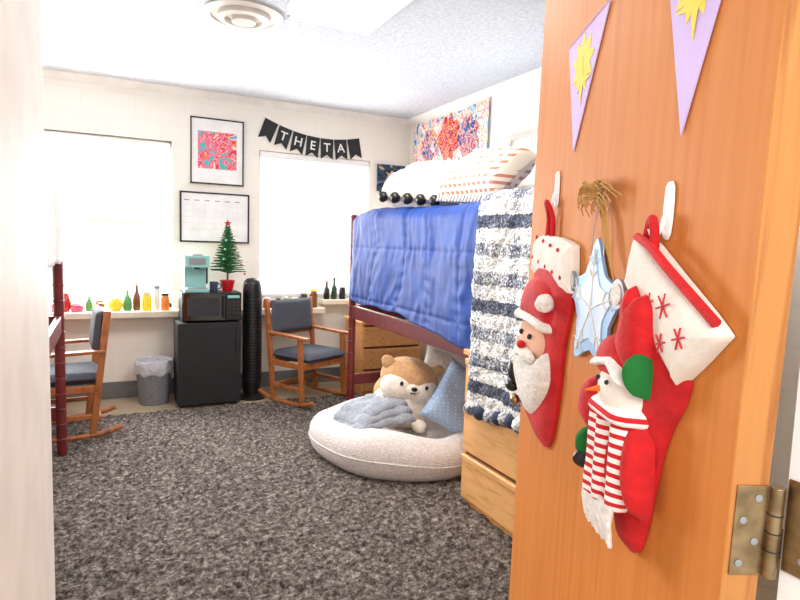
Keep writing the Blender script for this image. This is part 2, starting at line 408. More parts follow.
me.polygons.add(len(q));me.polygons.foreach_set('loop_start',np.arange(0,q.size,4,dtype=np.int32))
try: me.polygons.foreach_set('loop_total',np.full(len(q),4,dtype=np.int32))
except Exception: pass
me.update(calc_edges=True);me.validate();me.materials.append(M_rug)
o=bpy.data.objects.new('shag_rug',me);bpy.context.collection.objects.link(o)

# ---------------------------------------------------------------- door
A=Vector((.64,.41,0));dd=Vector((.392,.92,0)).normalized();nn=Vector((-dd.y,dd.x,0))
MD=Matrix(((-dd.x,0,nn.x,A.x),(-dd.y,0,nn.y,A.y),(0,1,0,0),(0,0,0,1)))   # local (-s, z, out)
MD=MD@Matrix.Translation((-.3,1.25,0))@Matrix.Rotation(math.radians(-1.7),4,'Z')@Matrix.Translation((.3,-1.25,0))
b=B();b.bb((-.9,.035,-.045),(0,2.30,0),M_door)
b.bb((-.9005,.036,-.044),(-.898,2.299,-.001),M_dooredge);b.bb((-.002,.036,-.0445),(.0005,2.299,-.0005),M_dooredge)
for zc in(1.14,.25,1.97):
    b.bb((.0006,zc-.055,-.044),(.003,zc+.055,-.006),M_brass)
    b.cyl((.006,zc-.055,-.052),(.006,zc+.055,-.052),.008,M_brass,n=14)
    for k in(-.022,0.0,.022): b.cyl((.006,zc+k-.001,-.052),(.006,zc+k+.001,-.052),.0085,M_blackm,n=14)
    for k,q_ in((-.04,-.016),(-.013,-.032),(.013,-.016),(.04,-.032)): b.cyl((.003,zc+k,q_),(.0042,zc+k,q_),.0045,M_grey,n=12)
b.done('door_1',.0012,matrix=MD)
b=B();b.bb((.702,.22,0),(.76,.385,2.33),M_white);b.bb((-.136,.22,2.33),(.76,.385,2.38),M_frame)
for zc in(1.14,.25,1.97):
    b.box((.7005,.362,zc),(.003,.040,.11),M_brass)
    for k in(-.035,0,.035): b.cyl((.699,.36,zc+k),(.6975,.36,zc+k),.0045,M_grey,n=12)
b.bb((.76,.385,0),(.85,.40,2.38),M_frame)
b.done('door_frame',.002)

def q(l): return [(-s,z) for s,z in l]
def mk(b,name,bevel=0): return b.done(name,bevel,matrix=MD@Matrix.Translation((0,0,.0015)))
def star(cx,cz,r,ri,n=5,a0=math.pi/2,sx=1):
    return [(cx+sx*(r if k%2==0 else ri)*math.cos(a0+math.pi*k/n),cz+(r if k%2==0 else ri)*math.sin(a0+math.pi*k/n)) for k in range(2*n)]
b=B()
for tri in([(.68,1.870),(.47,1.895),(.61,1.645)],[(.27,1.90),(.06,1.90),(.18,1.615)]):
    P=q(tri);b.prism(P,0,.002,M_lav)
    cx=sum(p[0] for p in P)/3;cz=sum(p[1] for p in P)/3+.015
    b.prism(star(cx,cz,.060,.038,9),.002,.003,M_yel)
    b.prism(star(cx,cz-.035,.05,.012,4),.003,.0036,M_yel)
b.tube([(-.68,1.872,.003),(-.47,1.897,.003),(-.27,1.903,.003),(-.06,1.903,.003),(0,1.92,.003)],.0012,M_lav)
mk(b,'pennant_bunting')
def hook(s,z):
    b=B();b.puff(q([(s-.010,z+.032),(s+.010,z+.032),(s+.010,z-.035),(s-.010,z-.035)]),.006,M_white,spine=q([(s,z+.03),(s,z-.03)]),sm=3)
    b.tube([(-s,z-.01,.006),(-s,z-.03,.012),(-s,z-.038,.020),(-s,z-.028,.026)],.004,M_white,smooth=4);mk(b,'adhesive_hook')
hook(.70,1.575);hook(.195,1.515)
# santa stocking
b=B()
b.puff(q([(.77,1.42),(.55,1.42),(.54,1.34),(.57,1.24),(.585,1.12),(.61,1.02),(.66,.985),(.76,1.01),(.85,1.05),(.88,1.11),(.86,1.18),(.82,1.26),(.80,1.36)]),.03,M_red,spine=q([(.67,1.38),(.70,1.2),(.70,1.08),(.79,1.09)]))
b.puff(q([(.785,1.46),(.66,1.468),(.55,1.455),(.535,1.44),(.525,1.37),(.535,1.355),(.66,1.36),(.79,1.375),(.80,1.39)]),.030,M_fleece,spine=q([(.75,1.42),(.57,1.41)]),edge=.5)
for k in range(9): b.ell((-.56-.026*k,1.385+.052*(k%2)+.004*k,.0295),(.005,.005,.003),M_redg,n=10)
b.puff(q([(.84,1.27),(.81,1.34),(.75,1.375),(.67,1.375),(.60,1.34),(.62,1.26),(.74,1.27)]),.045,M_red,spine=q([(.74,1.31),(.68,1.34)]),z0=.005)
b.puff(q([(.85,1.285),(.73,1.295),(.615,1.28),(.61,1.255),(.73,1.265),(.85,1.255)]),.053,M_wplush,spine=q([(.81,1.27),(.65,1.27)]))
b.puff(q([(.83,1.26),(.64,1.26),(.63,1.2),(.73,1.16),(.84,1.2)]),.046,M_skin)
b.puff(q([(.86,1.22),(.82,1.195),(.73,1.205),(.65,1.195),(.61,1.22),(.60,1.14),(.66,1.06),(.73,1.03),(.80,1.07),(.86,1.13)]),.052,M_wplush,spine=q([(.78,1.14),(.68,1.14)]))
b.ell((-.73,1.21,.055),(.013,.010,.010),M_red);b.ell((-.765,1.235,.046),(.006,.007,.006),M_black,n=12);b.ell((-.695,1.235,.046),(.006,.007,.006),M_black,n=12)
b.puff(q([(.80,1.195),(.73,1.205),(.66,1.195),(.68,1.172),(.73,1.187),(.78,1.172)]),.02,M_wplush,z0=.042)
b.ell((-.60,1.325,.045),.020,M_wplush,fn=lambda v:v*(1+.15*nz(v.x*90,v.y*90,v.z*90)))
b.ell((-.84,1.12,.035),(.022,.035,.02),M_black,rot=(0,0,.4));b.ell((-.865,1.075,.035),(.026,.018,.018),M_black);b.ell((-.82,1.15,.04),(.014,.012,.012),M_wplush)
b.ell((-.83,1.045,.035),(.018,.014,.012),M_brass)
b.tube([(-.72,1.45,.012),(-.712,1.51,.012),(-.70,1.545,.024),(-.685,1.51,.012),(-.68,1.45,.012)],.006,M_red,smooth=4)
mk(b,'santa_christmas_stocking')
# snowman stocking
b=B()
b.puff(q([(.25,1.42),(.11,1.31),(.10,1.265),(.125,1.22),(.145,1.17),(.16,1.10),(.175,1.03),(.195,.995),(.235,1.0),(.26,1.07),(.29,1.08),(.34,1.12),(.36,1.17),(.34,1.24),(.30,1.33)]),.032,M_red,spine=q([(.20,1.34),(.22,1.2),(.215,1.08),(.23,1.12),(.31,1.16)]))
b.puff(q([(.255,1.462),(.235,1.478),(.13,1.425),(.03,1.372),(.03,1.355),(.10,1.29),(.11,1.29),(.18,1.335),(.265,1.395),(.268,1.41)]),.034,M_fleece,spine=q([(.22,1.425),(.09,1.345)]),sm=3,edge=.5)
b.tube([(-.245,1.475,.02),(-.19,1.462,.026),(-.13,1.432,.026),(-.03,1.378,.018)],.0065,M_red,smooth=4)
for sx,sz,rr in((.125,1.385,.018),(.08,1.350,.015),(.165,1.385,.014),(.125,1.335,.014)):
    for a in range(3):
        ca,sa=math.cos(a*math.pi/3+.3)*rr,math.sin(a*math.pi/3+.3)*rr
        b.tube([(-sx-ca,sz-sa,.0345),(-sx+ca,sz+sa,.0345)],.0012,M_ink,n=6)
ox,oz=.066,.022
def r(l): return [(-(s-ox),z+oz) for s,z in l]
b.puff(r([(.30,1.29),(.29,1.33),(.295,1.36),(.275,1.385),(.25,1.365),(.235,1.375),(.215,1.355),(.215,1.32),(.22,1.27),(.25,1.25)]),.042,M_red,spine=r([(.26,1.3),(.25,1.34)]),z0=.018)
b.puff(r([(.37,1.275),(.31,1.31),(.25,1.285),(.225,1.245),(.27,1.225),(.36,1.235)]),.050,M_red,z0=.014)
b.puff(r([(.335,1.25),(.28,1.265),(.235,1.24),(.24,1.195),(.29,1.175),(.335,1.2)]),.054,M_fleece,z0=.014)
b.puff(r([(.35,1.262),(.28,1.278),(.228,1.25),(.232,1.236),(.28,1.256),(.35,1.244)]),.058,M_wplush,spine=r([(.33,1.253),(.28,1.267),(.245,1.247)]),z0=.012)
b.cyl((-.295+ox,1.222+oz,.064),(-.312+ox,1.214+oz,.082),.006,M_orange,.001,n=10)
for s,z in((.308,1.236),(.275,1.236)): b.ell((-s+ox,z+oz,.065),.004,M_black,n=10)
b.puff(r([(.238,1.285),(.222,1.295),(.212,1.265),(.218,1.225),(.235,1.245)]),.052,M_green,z0=.014)
b.puff(r([(.345,1.19),(.25,1.19),(.225,1.12),(.235,1.05),(.31,1.04),(.35,1.1)]),.042,M_red,z0=.015)
b.puff(r([(.425,1.20),(.38,1.22),(.34,1.17),(.37,1.12),(.435,1.14)]),.046,M_red,z0=.012)
b.puff(r([(.24,1.19),(.215,1.17),(.205,1.08),(.22,1.05),(.24,1.1)]),.042,M_red,z0=.015)
b.puff(r([(.40,1.125),(.37,1.13),(.365,1.09),(.39,1.07)]),.050,M_green,z0=.015)
b.puff(r([(.395,1.09),(.37,1.095),(.37,1.06),(.395,1.055)]),.052,M_black,z0=.015)
wf=lambda v:Vector((v.x,v.y,v.z+.004*math.sin(v.x*160)))
b.puff(r([(.335,1.205),(.235,1.205),(.23,1.178),(.335,1.172)]),.056,M_scarf,spine=r([(.32,1.19),(.25,1.19)]),z0=.015)
b.puff(r([(.335,1.19),(.28,1.19),(.275,1.10),(.285,1.045),(.345,1.045),(.340,1.10)]),.030,M_scarf,spine=r([(.31,1.17),(.31,1.1),(.315,1.05)]),z0=.036,edge=.5,fn=wf)
b.puff(r([(.285,1.19),(.235,1.18),(.23,1.10),(.245,1.045),(.29,1.045),(.285,1.1)]),.026,M_scarf,spine=r([(.26,1.17),(.265,1.06)]),z0=.034,edge=.5,fn=wf)
for k in range(20):
    s=.248+.0052*k-ox;r_=random.random();b.tube([(-s,1.055+oz,.055),(-s-.003,1.035+oz*.5,.056),(-s-.006+.008*r_,1.008+.01*random.random(),.05)],lambda t:.0052-.002*t,M_wplush,n=6)
b.tube([(-.235,1.45,.012),(-.222,1.49,.014),(-.197,1.50,.022),(-.19,1.47,.02),(-.20,1.43,.015)],.007,M_red,smooth=4)
mk(b,'snowman_christmas_stocking')
# star ornament
b=B()
cx,cz=.425,1.34
b.puff(star(-cx,cz,.130,.078,5),.008,M_blu,sm=3,z0=.003,rings=4,edge=.8)
b.puff(star(-cx,cz,.092,.055,5),.003,M_blul,sm=3,z0=.010,rings=3,edge=.8)
for k in range(5):
    a=math.pi/2+2*math.pi*k/5;b.tube([(-cx,cz,.0135),(-cx+.110*math.cos(a),cz+.110*math.sin(a),.0125)],.0016,M_wplush,n=6)
    for f in(.055,.08):
        for sg in(-1,1): b.tube([(-cx+f*math.cos(a),cz+f*math.sin(a),.0133),(-cx+(f+.018)*math.cos(a+sg*.22),cz+(f+.018)*math.sin(a+sg*.22),.0133)],.0012,M_wplush,n=5)
for s,z in((cx+.115,1.38),(cx-.115,1.38)): b.cyl((-s,z,.008),(-s,z,.016),.025,M_grey,n=20);b.cyl((-s,z,.016),(-s,z,.018),.018,M_wplush,n=20)
b.tube([(-cx-.03,1.44,.008),(-cx-.02,1.50,.008),(-cx,1.565,.008),(-cx+.02,1.50,.008),(-cx+.03,1.44,.008)],.0012,M_silver,smooth=4)
for k in range(90):
    a=random.uniform(0,2*math.pi);L=random.uniform(.03,.065)
    b.tube([(-.43,1.545,.01),(-.43+L*.8*math.cos(a)*1.2,1.545+L*.4*math.sin(a)+.008,.014+random.random()*.015),(-.43+L*1.6*math.cos(a),1.545+L*.5*math.sin(a)-.008,.01+random.random()*.015)],.0011,M_raffia,n=5,smooth=3)
for k in range(7): b.tube([(-.43,1.55,.01),(-.40+.004*k,1.50,.014),(-.385+.008*k,1.46-.010*k,.012)],.0011,M_raffia,n=5,smooth=3)
mk(b,'star_ornament')

# ---------------------------------------------------------------- loft beds
def loft(name,xa,xb,ya,yb,rails=(.82,.93)):
    b=B();r=.03
    for x in(xa,xb):
        for y in(ya,yb):
            b.cyl((x,y,0),(x,y,1.66),r,M_maroon,n=16)
            for z in np.arange(.12,1.6,.1): b.cyl((x,y,z),(x,y,z+.012),r+.004,M_maroon,n=16)
            b.ell((x,y,1.665),(r+.004,r+.004,.02),M_maroon,n=16)
    for x in(xa,xb):
        b.bb((x-.018,ya,1.33),(x+.018,yb,1.45),M_maroon);b.bb((x-.016,ya,rails[0]),(x+.016,yb,rails[1]),M_maroon)
    for y in(ya,yb):
        for z0,z1 in((1.33,1.45),(.25,.34),(.82,.93)): b.bb((xa,y-.016,z0),(xb,y+.016,z1),M_maroon)
    for k in range(9): yy=ya+.1+(yb-ya-.2)*k/8;b.bb((xa,yy-.04,1.41),(xb,yy+.04,1.43),M_oak)
    b.bb((xa+.03,ya+.03,1.45),(xb-.03,yb-.03,1.64),M_matt)
    return b.done(name,.006)
loft('loft_bed',1.82,2.78,2.12,4.56)
def comf(u,v):
    y=4.50-u*(4.50-2.15)
    Lt=.92;end=.635+.115*min(1,u*1.2)+.018*math.sin(u*11)+.03*nz(u*7,0,0)
    L=Lt+end;d=v*L;R=.07
    if d<Lt-R: x=2.72-d;z=1.675;nx,nzv=0,1
    elif d<Lt-R+R*math.pi/2:
        a=(d-Lt+R)/R;x=2.72-(Lt-R)-R*math.sin(a);z=1.675-R+R*math.cos(a);nx,nzv=-math.sin(a),math.cos(a)
    else: x=2.72-Lt;z=1.675-R-(d-(Lt-R+R*math.pi/2));nx,nzv=-1,0
    tt=max(0,d-Lt)
    yy=y+.15*nz(y*1.3,z*1.7,0)+.35*(z-1.3)*nz(y*.9,3,0)
    r1=nz(yy*2.2,z*.9+yy*.4,x*.6)*1.6
    r2=1-abs(nz(yy*5,z*2.2-yy*1.3,x*1.5,5))*2.2
    r3=1-abs(nz(yy*10,z*4+yy*2.5,x*3,11))*2.2
    w=.020*r1+.008*r2+.005*r3+.002*nz(y*22,z*12,x*8,9)
    sy=min((yy%.40),.40-(yy%.40));sz=min(((d+.05)%.40),.40-((d+.05)%.40));sm_=min(sy,sz)
    w-=.0045*math.exp(-(sm_/.014)**2)
    w+=.0022*math.sin((d if sy<sz else yy)*70+5*nz(y*4,z*4,0))*math.exp(-(sm_/.06)**2)
    e=1-min(1,min(u,1-u)/.03)
    w-=.02*e
    y+=.03*nz(z*3,y*2,1)*min(1,tt/.2)
    return Vector((x+nx*(w+.010)-.02,y,z+nzv*(w+.016)))
b=B();b.grid(comf,240,170,M_bluesheet);b.done('blue_comforter',solid=.02,ang=180)
def thr(u,v):
    y=2.575-u*(.62)
    Lt=.80;end=1.07+.02*math.sin(u*7);L=Lt+end;d=v*L;R=.06;xe=1.725
    if d<Lt-R: x=xe+Lt-d;z=1.725;nx,nzv=0,1
    elif d<Lt-R+R*math.pi/2:
        a=(d-Lt+R)/R;x=xe+R-R*math.sin(a);z=1.725-R+R*math.cos(a);nx,nzv=-math.sin(a),math.cos(a)
    else: x=xe;z=1.725-R-(d-(Lt-R+R*math.pi/2));nx,nzv=-1,0
    w=.010*nz(y*34,z*34,x*34)+.012*nz(y*10,z*8,x*9,4)+.016*math.sin(y*15+z*1.2)*min(1,max(0,d-Lt)/.3)
    y+=.015*nz(z*4,3,y)
    return Vector((x+nx*w,y,z+nzv*w))
b=B();b.grid(thr,90,230,M_plaid)
for k in range(9):
    p=thr((k+.5)/9,1.0);b.ell(p+Vector((-.008,0,-.022)),.026,M_navy if k%2 else M_plaid,n=12,fn=lambda v:v*(1+.25*nz(v.x*90,v.y*90,v.z*90)))
b.done('plaid_throw_blanket',solid=.022,ang=180)
# cushions on bed
b=B()
M1=TR((1.99,3.60,1.855),(.10,-.42,.18))
b.cushion(.46,.60,.30,M_pillow,M1,seed=3)
for k in range(18):
    a=k/18*4;sd=int(a);f=(a-sd)*2-1
    p=[(f,-1),(1,f),(-f,1),(-1,-f)][sd];b.ell(M1@Vector((p[0]*.235,p[1]*.305,.02*nz(k,0,0))),.036,M_black,n=12,fn=lambda v:v*(1+.3*nz(v.x*80,v.y*80,v.z*80)))
b.done('pompom_throw_pillow',ang=180)
b=B();M2=TR((2.03,2.98,1.88),(.08,-.70,.12));b.cushion(.42,.52,.24,M_boho,M2,seed=8)
for k in range(18):
    f=(k/17-.5)*.48;p=M2@Vector((-.20,f,0));b.cyl(p,p+Vector((-.012,0,-.04)),.006,M_wplush,.010,n=6)
b.done('boho_throw_pillow',ang=180)
b=B();b.cushion(.42,.7,.2,M_wplush,TR((2.48,3.3,1.82),(0,-.5,.1)));b.done('bed_pillow',ang=180)

def chest(name,x0,x1,y0,y1,h,n,face):
    b=B();t=.022
    b.bb((x0+.02,y0+.005,.0),(x1,y1-.005,.05),M_oak) if face=='-x' else b.bb((x0+.005,y0+.02,0),(x1-.005,y1,.05),M_oak)
    b.bb((x0-.012,y0-.012,h-.03),(x1,y1+.012,h),M_oak)
    if face=='-x':
        b.bb((x0+.012,y0,.04),(x1,y0+t,h-.03),M_oak);b.bb((x0+.012,y1-t,.04),(x1,y1,h-.03),M_oak);b.bb((x0+.02,y0+t,.04),(x1,y1-t,h-.03),M_oakgap)
        dh=(h-.03-.05)/n
        for k in range(n):
            z0=.05+k*dh;b.bb((x0-.004,y0+.008,z0+.006),(x0+.02,y1-.008,z0+dh-.018),M_oakd)
            b.bb((x0-.012,y0+.008,z0+dh-.05),(x0-.002,y1-.008,z0+dh-.02),M_oakd)
    else:
        b.bb((x0,y0+.012,.04),(x0+t,y1,h-.03),M_oak);b.bb((x1-t,y0+.012,.04),(x1,y1,h-.03),M_oak);b.bb((x0+t,y0+.02,.04),(x1-t,y1,h-.03),M_oakgap)
        dh=(h-.03-.05)/n
        for k in range(n):
            z0=.05+k*dh;b.bb((x0+.008,y0-.004,z0+.006),(x1-.008,y0+.02,z0+dh-.018),M_oakd)
            b.bb((x0+.008,y0-.012,z0+dh-.05),(x1-.008,y0-.002,z0+dh-.02),M_oakd)
    b.done(name,.004)
chest('chest_of_drawers',1.75,2.35,1.78,2.68,.89,3,'-x')
chest('chest_of_drawers',2.10,2.72,4.98,5.45,.72,3,'-y')
b=B();b.bb((2.16,5.05,.722),(2.46,5.25,.80),M_white);b.bb((2.15,5.04,.80),(2.47,5.26,.83),M_sill);b.done('storage_box',.006)
b=B()
for k,(m,w) in enumerate(((M_navy,.20),(M_redg,.19),(M_mint,.17))): b.bb((2.50,5.06,.722+.028*k),(2.50+w,5.30,.748+.028*k),m)
b.done('book_stack',.002)

# ---------------------------------------------------------------- armchairs
def chair(M):
    b=B();w=.27
    for sx in(-1,1):
        x=sx*w
        b.tube([(x,y,.022+.10*(abs(y)/.34)**3*.5) for y in np.linspace(-.34,.34,13)],.02,M_chairwood,n=8)
        b.box((x,-.19,.32),(.03,.045,.58),M_chairwood,(-.06,0,0))
        b.box((x,.20,.46),(.03,.045,.90),M_chairwood,(-.12,0,0))
        b.box((x,-.02,.615),(.055,.50,.024),M_chairwood,(.03,0,0))
        b.box((x,0,.36),(.024,.42,.05),M_chairwood)
        b.box((x,0,.16),(.022,.38,.035),M_chairwood)
    b.box((0,-.21,.36),(.52,.022,.06),M_chairwood);b.box((0,.18,.36),(.52,.022,.06),M_chairwood);b.box((0,.20,.14),(.52,.02,.035),M_chairwood)
    b.box((0,.245,.86),(.52,.022,.05),M_chairwood,(-.12,0,0));b.box((0,.225,.60),(.52,.022,.04),M_chairwood,(-.12,0,0))
    Mx=TR((0,-.02,.425),(0,0,0))
    def seat(bb,W,D,T,Mt):
        n=16
        for sg in(1,-1):
            f=lambda u,v,sg=sg:Vector(((u*2-1)*W/2,(v*2-1)*D/2,sg*T/2*(max(0,1-(u*2-1)**8)*max(0,1-(v*2-1)**8))**.35))
            bb.grid(f if sg==1 else (lambda u,v:f(v,u)),n,n,M_fabgrey,Mt)
    seat(b,.50,.48,.09,Mx)
    seat(b,.50,.30,.075,TR((0,.205,.755),(math.pi/2-.12,0,0)))
    return b.done('wooden_armchair',.005,matrix=M,ang=50)
def place(cx,cy,f):
    a=math.atan2(f[0],-f[1]);return Matrix.Translation((cx,cy,.012))@Matrix.Rotation(a,4,'Z')
chair(place(1.60,5.08,(.47,-.88)))
chair(place(-.30,4.80,(-1,-.08)))

# ---------------------------------------------------------------- fridge, microwave etc
b=B();b.bb((.49,5.18,.02),(1.01,5.46,.732),M_blackm);b.bb((.49,5.125,.03),(1.01,5.175,.732),M_blackm)
b.bb((.495,5.17,.03),(1.005,5.185,.73),M_black);b.bb((.50,5.12,.665),(1.0,5.127,.668),M_glassblk)
for x in(.53,.97):
    for y in(5.2,5.43): b.cyl((x,y,0),(x,y,.03),.018,M_black)
b.bb((.965,5.112,.45),(.985,5.128,.70),M_black)
b.done('mini_fridge',.008)
b=B();b.bb((.53,5.17,.745),(1.02,5.46,.985),M_blackm);b.bb((.535,5.155,.75),(.88,5.172,.98),M_glassblk);b.bb((.885,5.155,.75),(1.015,5.172,.98),M_black)
b.bb((.57,5.152,.79),(.83,5.156,.945),M_grille);b.cyl((.862,5.14,.77),(.862,5.14,.96),.008,M_black)
b.bb((.90,5.152,.94),(1.0,5.156,.965),M_mint)
for i in range(3):
    for j in range(4): b.bb((.903+i*.034,5.152,.80+j*.032),(.926+i*.034,5.156,.82+j*.032),M_grille)
for x in(.56,.99):
    for y in(5.2,5.43): b.cyl((x,y,.733),(x,y,.747),.012,M_black)
b.done('microwave',.005)
b=B()
b.bb((.555,5.20,.987),(.755,5.42,1.015),M_mint);b.bb((.565,5.33,1.01),(.745,5.43,1.26),M_mint)
b.bb((.555,5.19,1.20),(.755,5.43,1.30),M_mint);b.bb((.575,5.205,1.012),(.735,5.32,1.022),M_grey);b.cyl((.655,5.25,1.185),(.655,5.25,1.205),.03,M_black)
b.cyl((.655,5.24,1.30),(.655,5.24,1.312),.05,M_silver,n=24);b.bb((.585,5.186,1.225),(.725,5.192,1.28),M_grey);b.bb((.70,5.36,1.05),(.765,5.44,1.27),M_black)
b.done('coffee_maker',.012,seg=3)
b=B();b.cyl((.80,5.26,.987),(.80,5.26,1.075),.032,M_navy,.036,n=20);b.tube([(.834,5.26,1.06),(.86,5.26,1.05),(.856,5.26,1.02),(.832,5.26,1.01)],.005,M_navy,smooth=3);b.done('coffee_mug')
b=B();b.lathe([(.045,.987),(.062,1.07),(.066,1.07),(.066,1.085),(.05,1.085),(.048,1.07)],(.93,5.34,0),M_redg,24)
b.cyl((.93,5.34,1.06),(.93,5.34,1.56),.009,M_oakgap,.004)
for k in range(120):
    f=(k/120)**.9;z=1.15+.39*f;L=.145*(1-f)+.02;a=k*2.4
    p0=Vector((.93,5.34,z));p1=p0+Vector((L*math.cos(a),L*math.sin(a),.03-.02*(1-f)))
    b.tube([p0,(p0+p1)/2+Vector((0,0,.008)),p1],lambda t:.009*(1-.7*t)+.001,M_dkgreen,n=5)
for k in range(14):
    f=k/14;z=1.14+.38*f;L=.13*(1-f)+.02;a=k*2.1;b.ell((.93+L*math.cos(a),5.34+L*math.sin(a),z),.010,[M_redg,M_yel,M_mint][k%3],n=10)
b.prism(star(0,0,.035,.015),-.004,.004,M_redg,TR((.93,5.34,1.585),(math.pi/2,0,0)))
b.done('miniature_christmas_tree')
b=B();c=(1.15,5.33,0)
b.lathe([(.13,0),(.13,.018),(.10,.03),(.075,.045),(.075,.06),(.082,.07),(.086,.2),(.086,.99),(.082,1.04),(.075,1.075),(.05,1.10),(.01,1.105)],c,M_black,40)
for k in range(27):
    z=.16+k*.029;pts=[(c[0]+.088*math.cos(a),5.33+.088*math.sin(a),z) for a in np.linspace(math.pi*1.1,math.pi*1.9,12)];b.tube(pts,.0035,M_grille,n=5)
b.done('tower_fan',0)
b=B();c=(.325,5.43,0)
b.lathe([(.118,0),(.122,.01),(.15,.36),(.155,.365),(.148,.36),(.118,.015)],c,M_mesh,36)
def wob(v):
    a=math.atan2(v.y,v.x);return Vector((v.x*(1+.02*math.sin(a*11)),v.y*(1+.02*math.sin(a*11)),v.z+.012*math.sin(a*7+1)*(1 if v.z<.3 else .3)))
b.lathe([(.152,.27),(.160,.29),(.164,.36),(.160,.385),(.150,.385),(.142,.34),(.132,.2)],c,M_bag,60,fn=wob)
b.done('waste_bin')

# ---------------------------------------------------------------- wall hangings
def frame(x0,x1,z0,z1,fm,mm,art,ins,t=.015):
    b=B();y=BY;b.bb((x0,y-.02,z0),(x1,y-.002,z1),mm)
    for a in((x0,z0,x0+t,z1),(x1-t,z0,x1,z1),(x0,z0,x1,z0+t),(x0,z1-t,x1,z1)): b.bb((a[0],y-.028,a[1]),(a[2],y-.002,a[3]),fm)
    if art: b.bb((x0+ins[0],y-.0215,z0+ins[1]),(x1-ins[0],y-.0195,z1-ins[2]),art)
    return b
frame(.655,1.13,1.945,2.54,M_black,M_white,M_art,(.065,.14,.12),.012).done('framed_poster',.002)
b=frame(.565,1.185,1.41,1.87,M_black,M_white,None,0,.014)
M_faint=mat('marker_grey',(200,200,206),.6);M_mark=mat('marker_black',(110,110,120),.6)
for i in range(6): b.bb((.60+.09*i,BY-.0212,1.79),(.60+.09*i+.045,BY-.0195,1.796),M_mark)
for i in range(1,6): b.bb((.58+.1*i,BY-.0208,1.53),(.5812+.1*i,BY-.0195,1.80),M_faint)
for j in range(5): b.bb((.58,BY-.0208,1.53+.055*j),(1.08,BY-.0195,1.5312+.055*j),M_faint)
b.tube([(.93+.014*i,BY-.021,1.47+.012*(i%2)) for i in range(12)],.0015,M_mark,n=5)
b.done('whiteboard_calendar',.002)
b=B();b.bb((2.51,BY-.03,2.0),(2.83,BY-.002,2.28),M_art2)
M3=TR((2.67,BY-.031,2.13),(math.pi/2,0,0))
b.puff([(-.10,-.08),(-.05,.03),(-.07,.07),(-.03,.06),(.0,.09),(.04,.06),(.07,.07),(.07,.02),(.10,-.06),(.02,-.10)],.004,mat('cream_fur',(222,186,150),.8),M=M3)
b.done('canvas_picture',.002)
def tapp(y,z,off=0):
    return Vector((RX-.014-off-.006*math.sin((5.58-y)*19),y,z))
def tap(u,v):
    y=5.58-u*1.38;z=2.70-v*(.52+.03*u)-.02*math.sin(u*math.pi)*(1-v)+.012*abs(math.sin(u*15))*v;return tapp(y,z)
b=B();b.grid(tap,80,24,M_tap)
for (cy,cz_,ry,rz,m) in((5.22,2.42,.16,.17,M_tapB),(4.86,2.46,.18,.20,M_tapA),(4.52,2.42,.16,.18,M_tapB)):
    n=28;V=[tapp(cy,cz_,.004)]+[tapp(cy+ry*math.cos(2*math.pi*k/n)*(1+.22*math.sin(k*1.7)),cz_+rz*math.sin(2*math.pi*k/n)*(1+.22*math.cos(k*2.3)),.004) for k in range(n)]
    b.add(V,[(0,1+(k+1)%n,1+k) for k in range(n)],m)
b.done('wall_tapestry',ang=180)
emp=bpy.data.objects.new('pennant_banner',None);bpy.context.collection.objects.link(emp);emp.location=(1.8,BY-.01,2.5)
def strz(x):
    t=(x-1.34)/.96;return 2.605*(1-t)+2.52*t-.33*t*(1-t)
PI_=Matrix.Translation((-1.8,-BY+.01,-2.5))
b=B();b.tube([(x,BY-.008,strz(x)) for x in np.linspace(1.32,2.31,24)],.003,M_wplush,n=6)
o=b.done('string',parent=emp);o.matrix_parent_inverse=PI_
letters=' THETA ';xs7=[1.395+.139*k for k in range(7)]
for k,x in enumerate(xs7):
    sl=(strz(x+.05)-strz(x-.05))/.1;an=math.atan(sl);Mf=TR((x,BY-.010,strz(x)),(0,-an,0))@TR((0,0,0),(math.pi/2,0,0))
    b=B();b.prism([(-.067,0),(.067,0),(.063,-.20),(0,-.155),(-.063,-.20)],-.001,.001,M_blackm,Mf)
    o=b.done('flag_%d'%(k+1),parent=emp);o.matrix_parent_inverse=PI_
    if letters[k]!=' ':
        cu=bpy.data.curves.new('letter','FONT');cu.body=letters[k];cu.size=.12;cu.align_x='CENTER';cu.extrude=.001;cu.offset=.0012;cu.materials.append(M_white)
        to=bpy.data.objects.new('letter_%s_%d'%(letters[k],k),cu);bpy.context.collection.objects.link(to)
        to.parent=emp;to.matrix_parent_inverse=PI_
        to.matrix_basis=Mf@Matrix.Translation((0,-.125,.0025))

# ---------------------------------------------------------------- sill items
def jar(name,x,y,z,r,h,m,lid=None,prof=None):
    b=B()
    p=prof or [(r*.9,0),(r,h*.06),(r,h*.8),(r*.8,h*.9),(r*.8,h)]
    if prof: p=[(a*r,c*h) for a,c in prof]
    b.lathe(p,(x,y,z),m,24)
    if lid: b.cyl((x,y,z+h),(x,y,z+h*1.14),p[-1][0]*1.08,lid,n=20)
    b.done(name)
bot=[(.9,0),(1,.05),(1,.6),(.4,.78),(.36,1)]
round_=[(.6,0),(1,.25),(1,.55),(.75,.85),(.3,1)]
def mm(n,c): return mat(n,c,.3,coat=.5)
gy,gg,gp,go,gw,gam,gr=mm('yellow_glass',(250,214,50)),mm('green_glass',(80,150,80)),mm('pink_glass',(226,90,130)),mm('orange_glass',(232,130,40)),mm('frosted',(236,236,230)),mm('amber_glass',(120,70,24)),mm('red_glass',(200,40,40))
Z=.80
jar('pink_cup',-.26,5.56,Z,.045,.07,gp);jar('small_vase',-.17,5.60,Z,.03,.13,gg,None,bot);jar('orange_cup',-.09,5.56,Z,.035,.10,go)
jar('pear_candle',.03,5.58,Z,.058,.12,gy,None,round_);jar('glass_bottle',.125,5.6,Z,.036,.17,gg,M_white,bot);jar('glass_bottle',.20,5.6,Z,.032,.22,gam,M_white,bot)
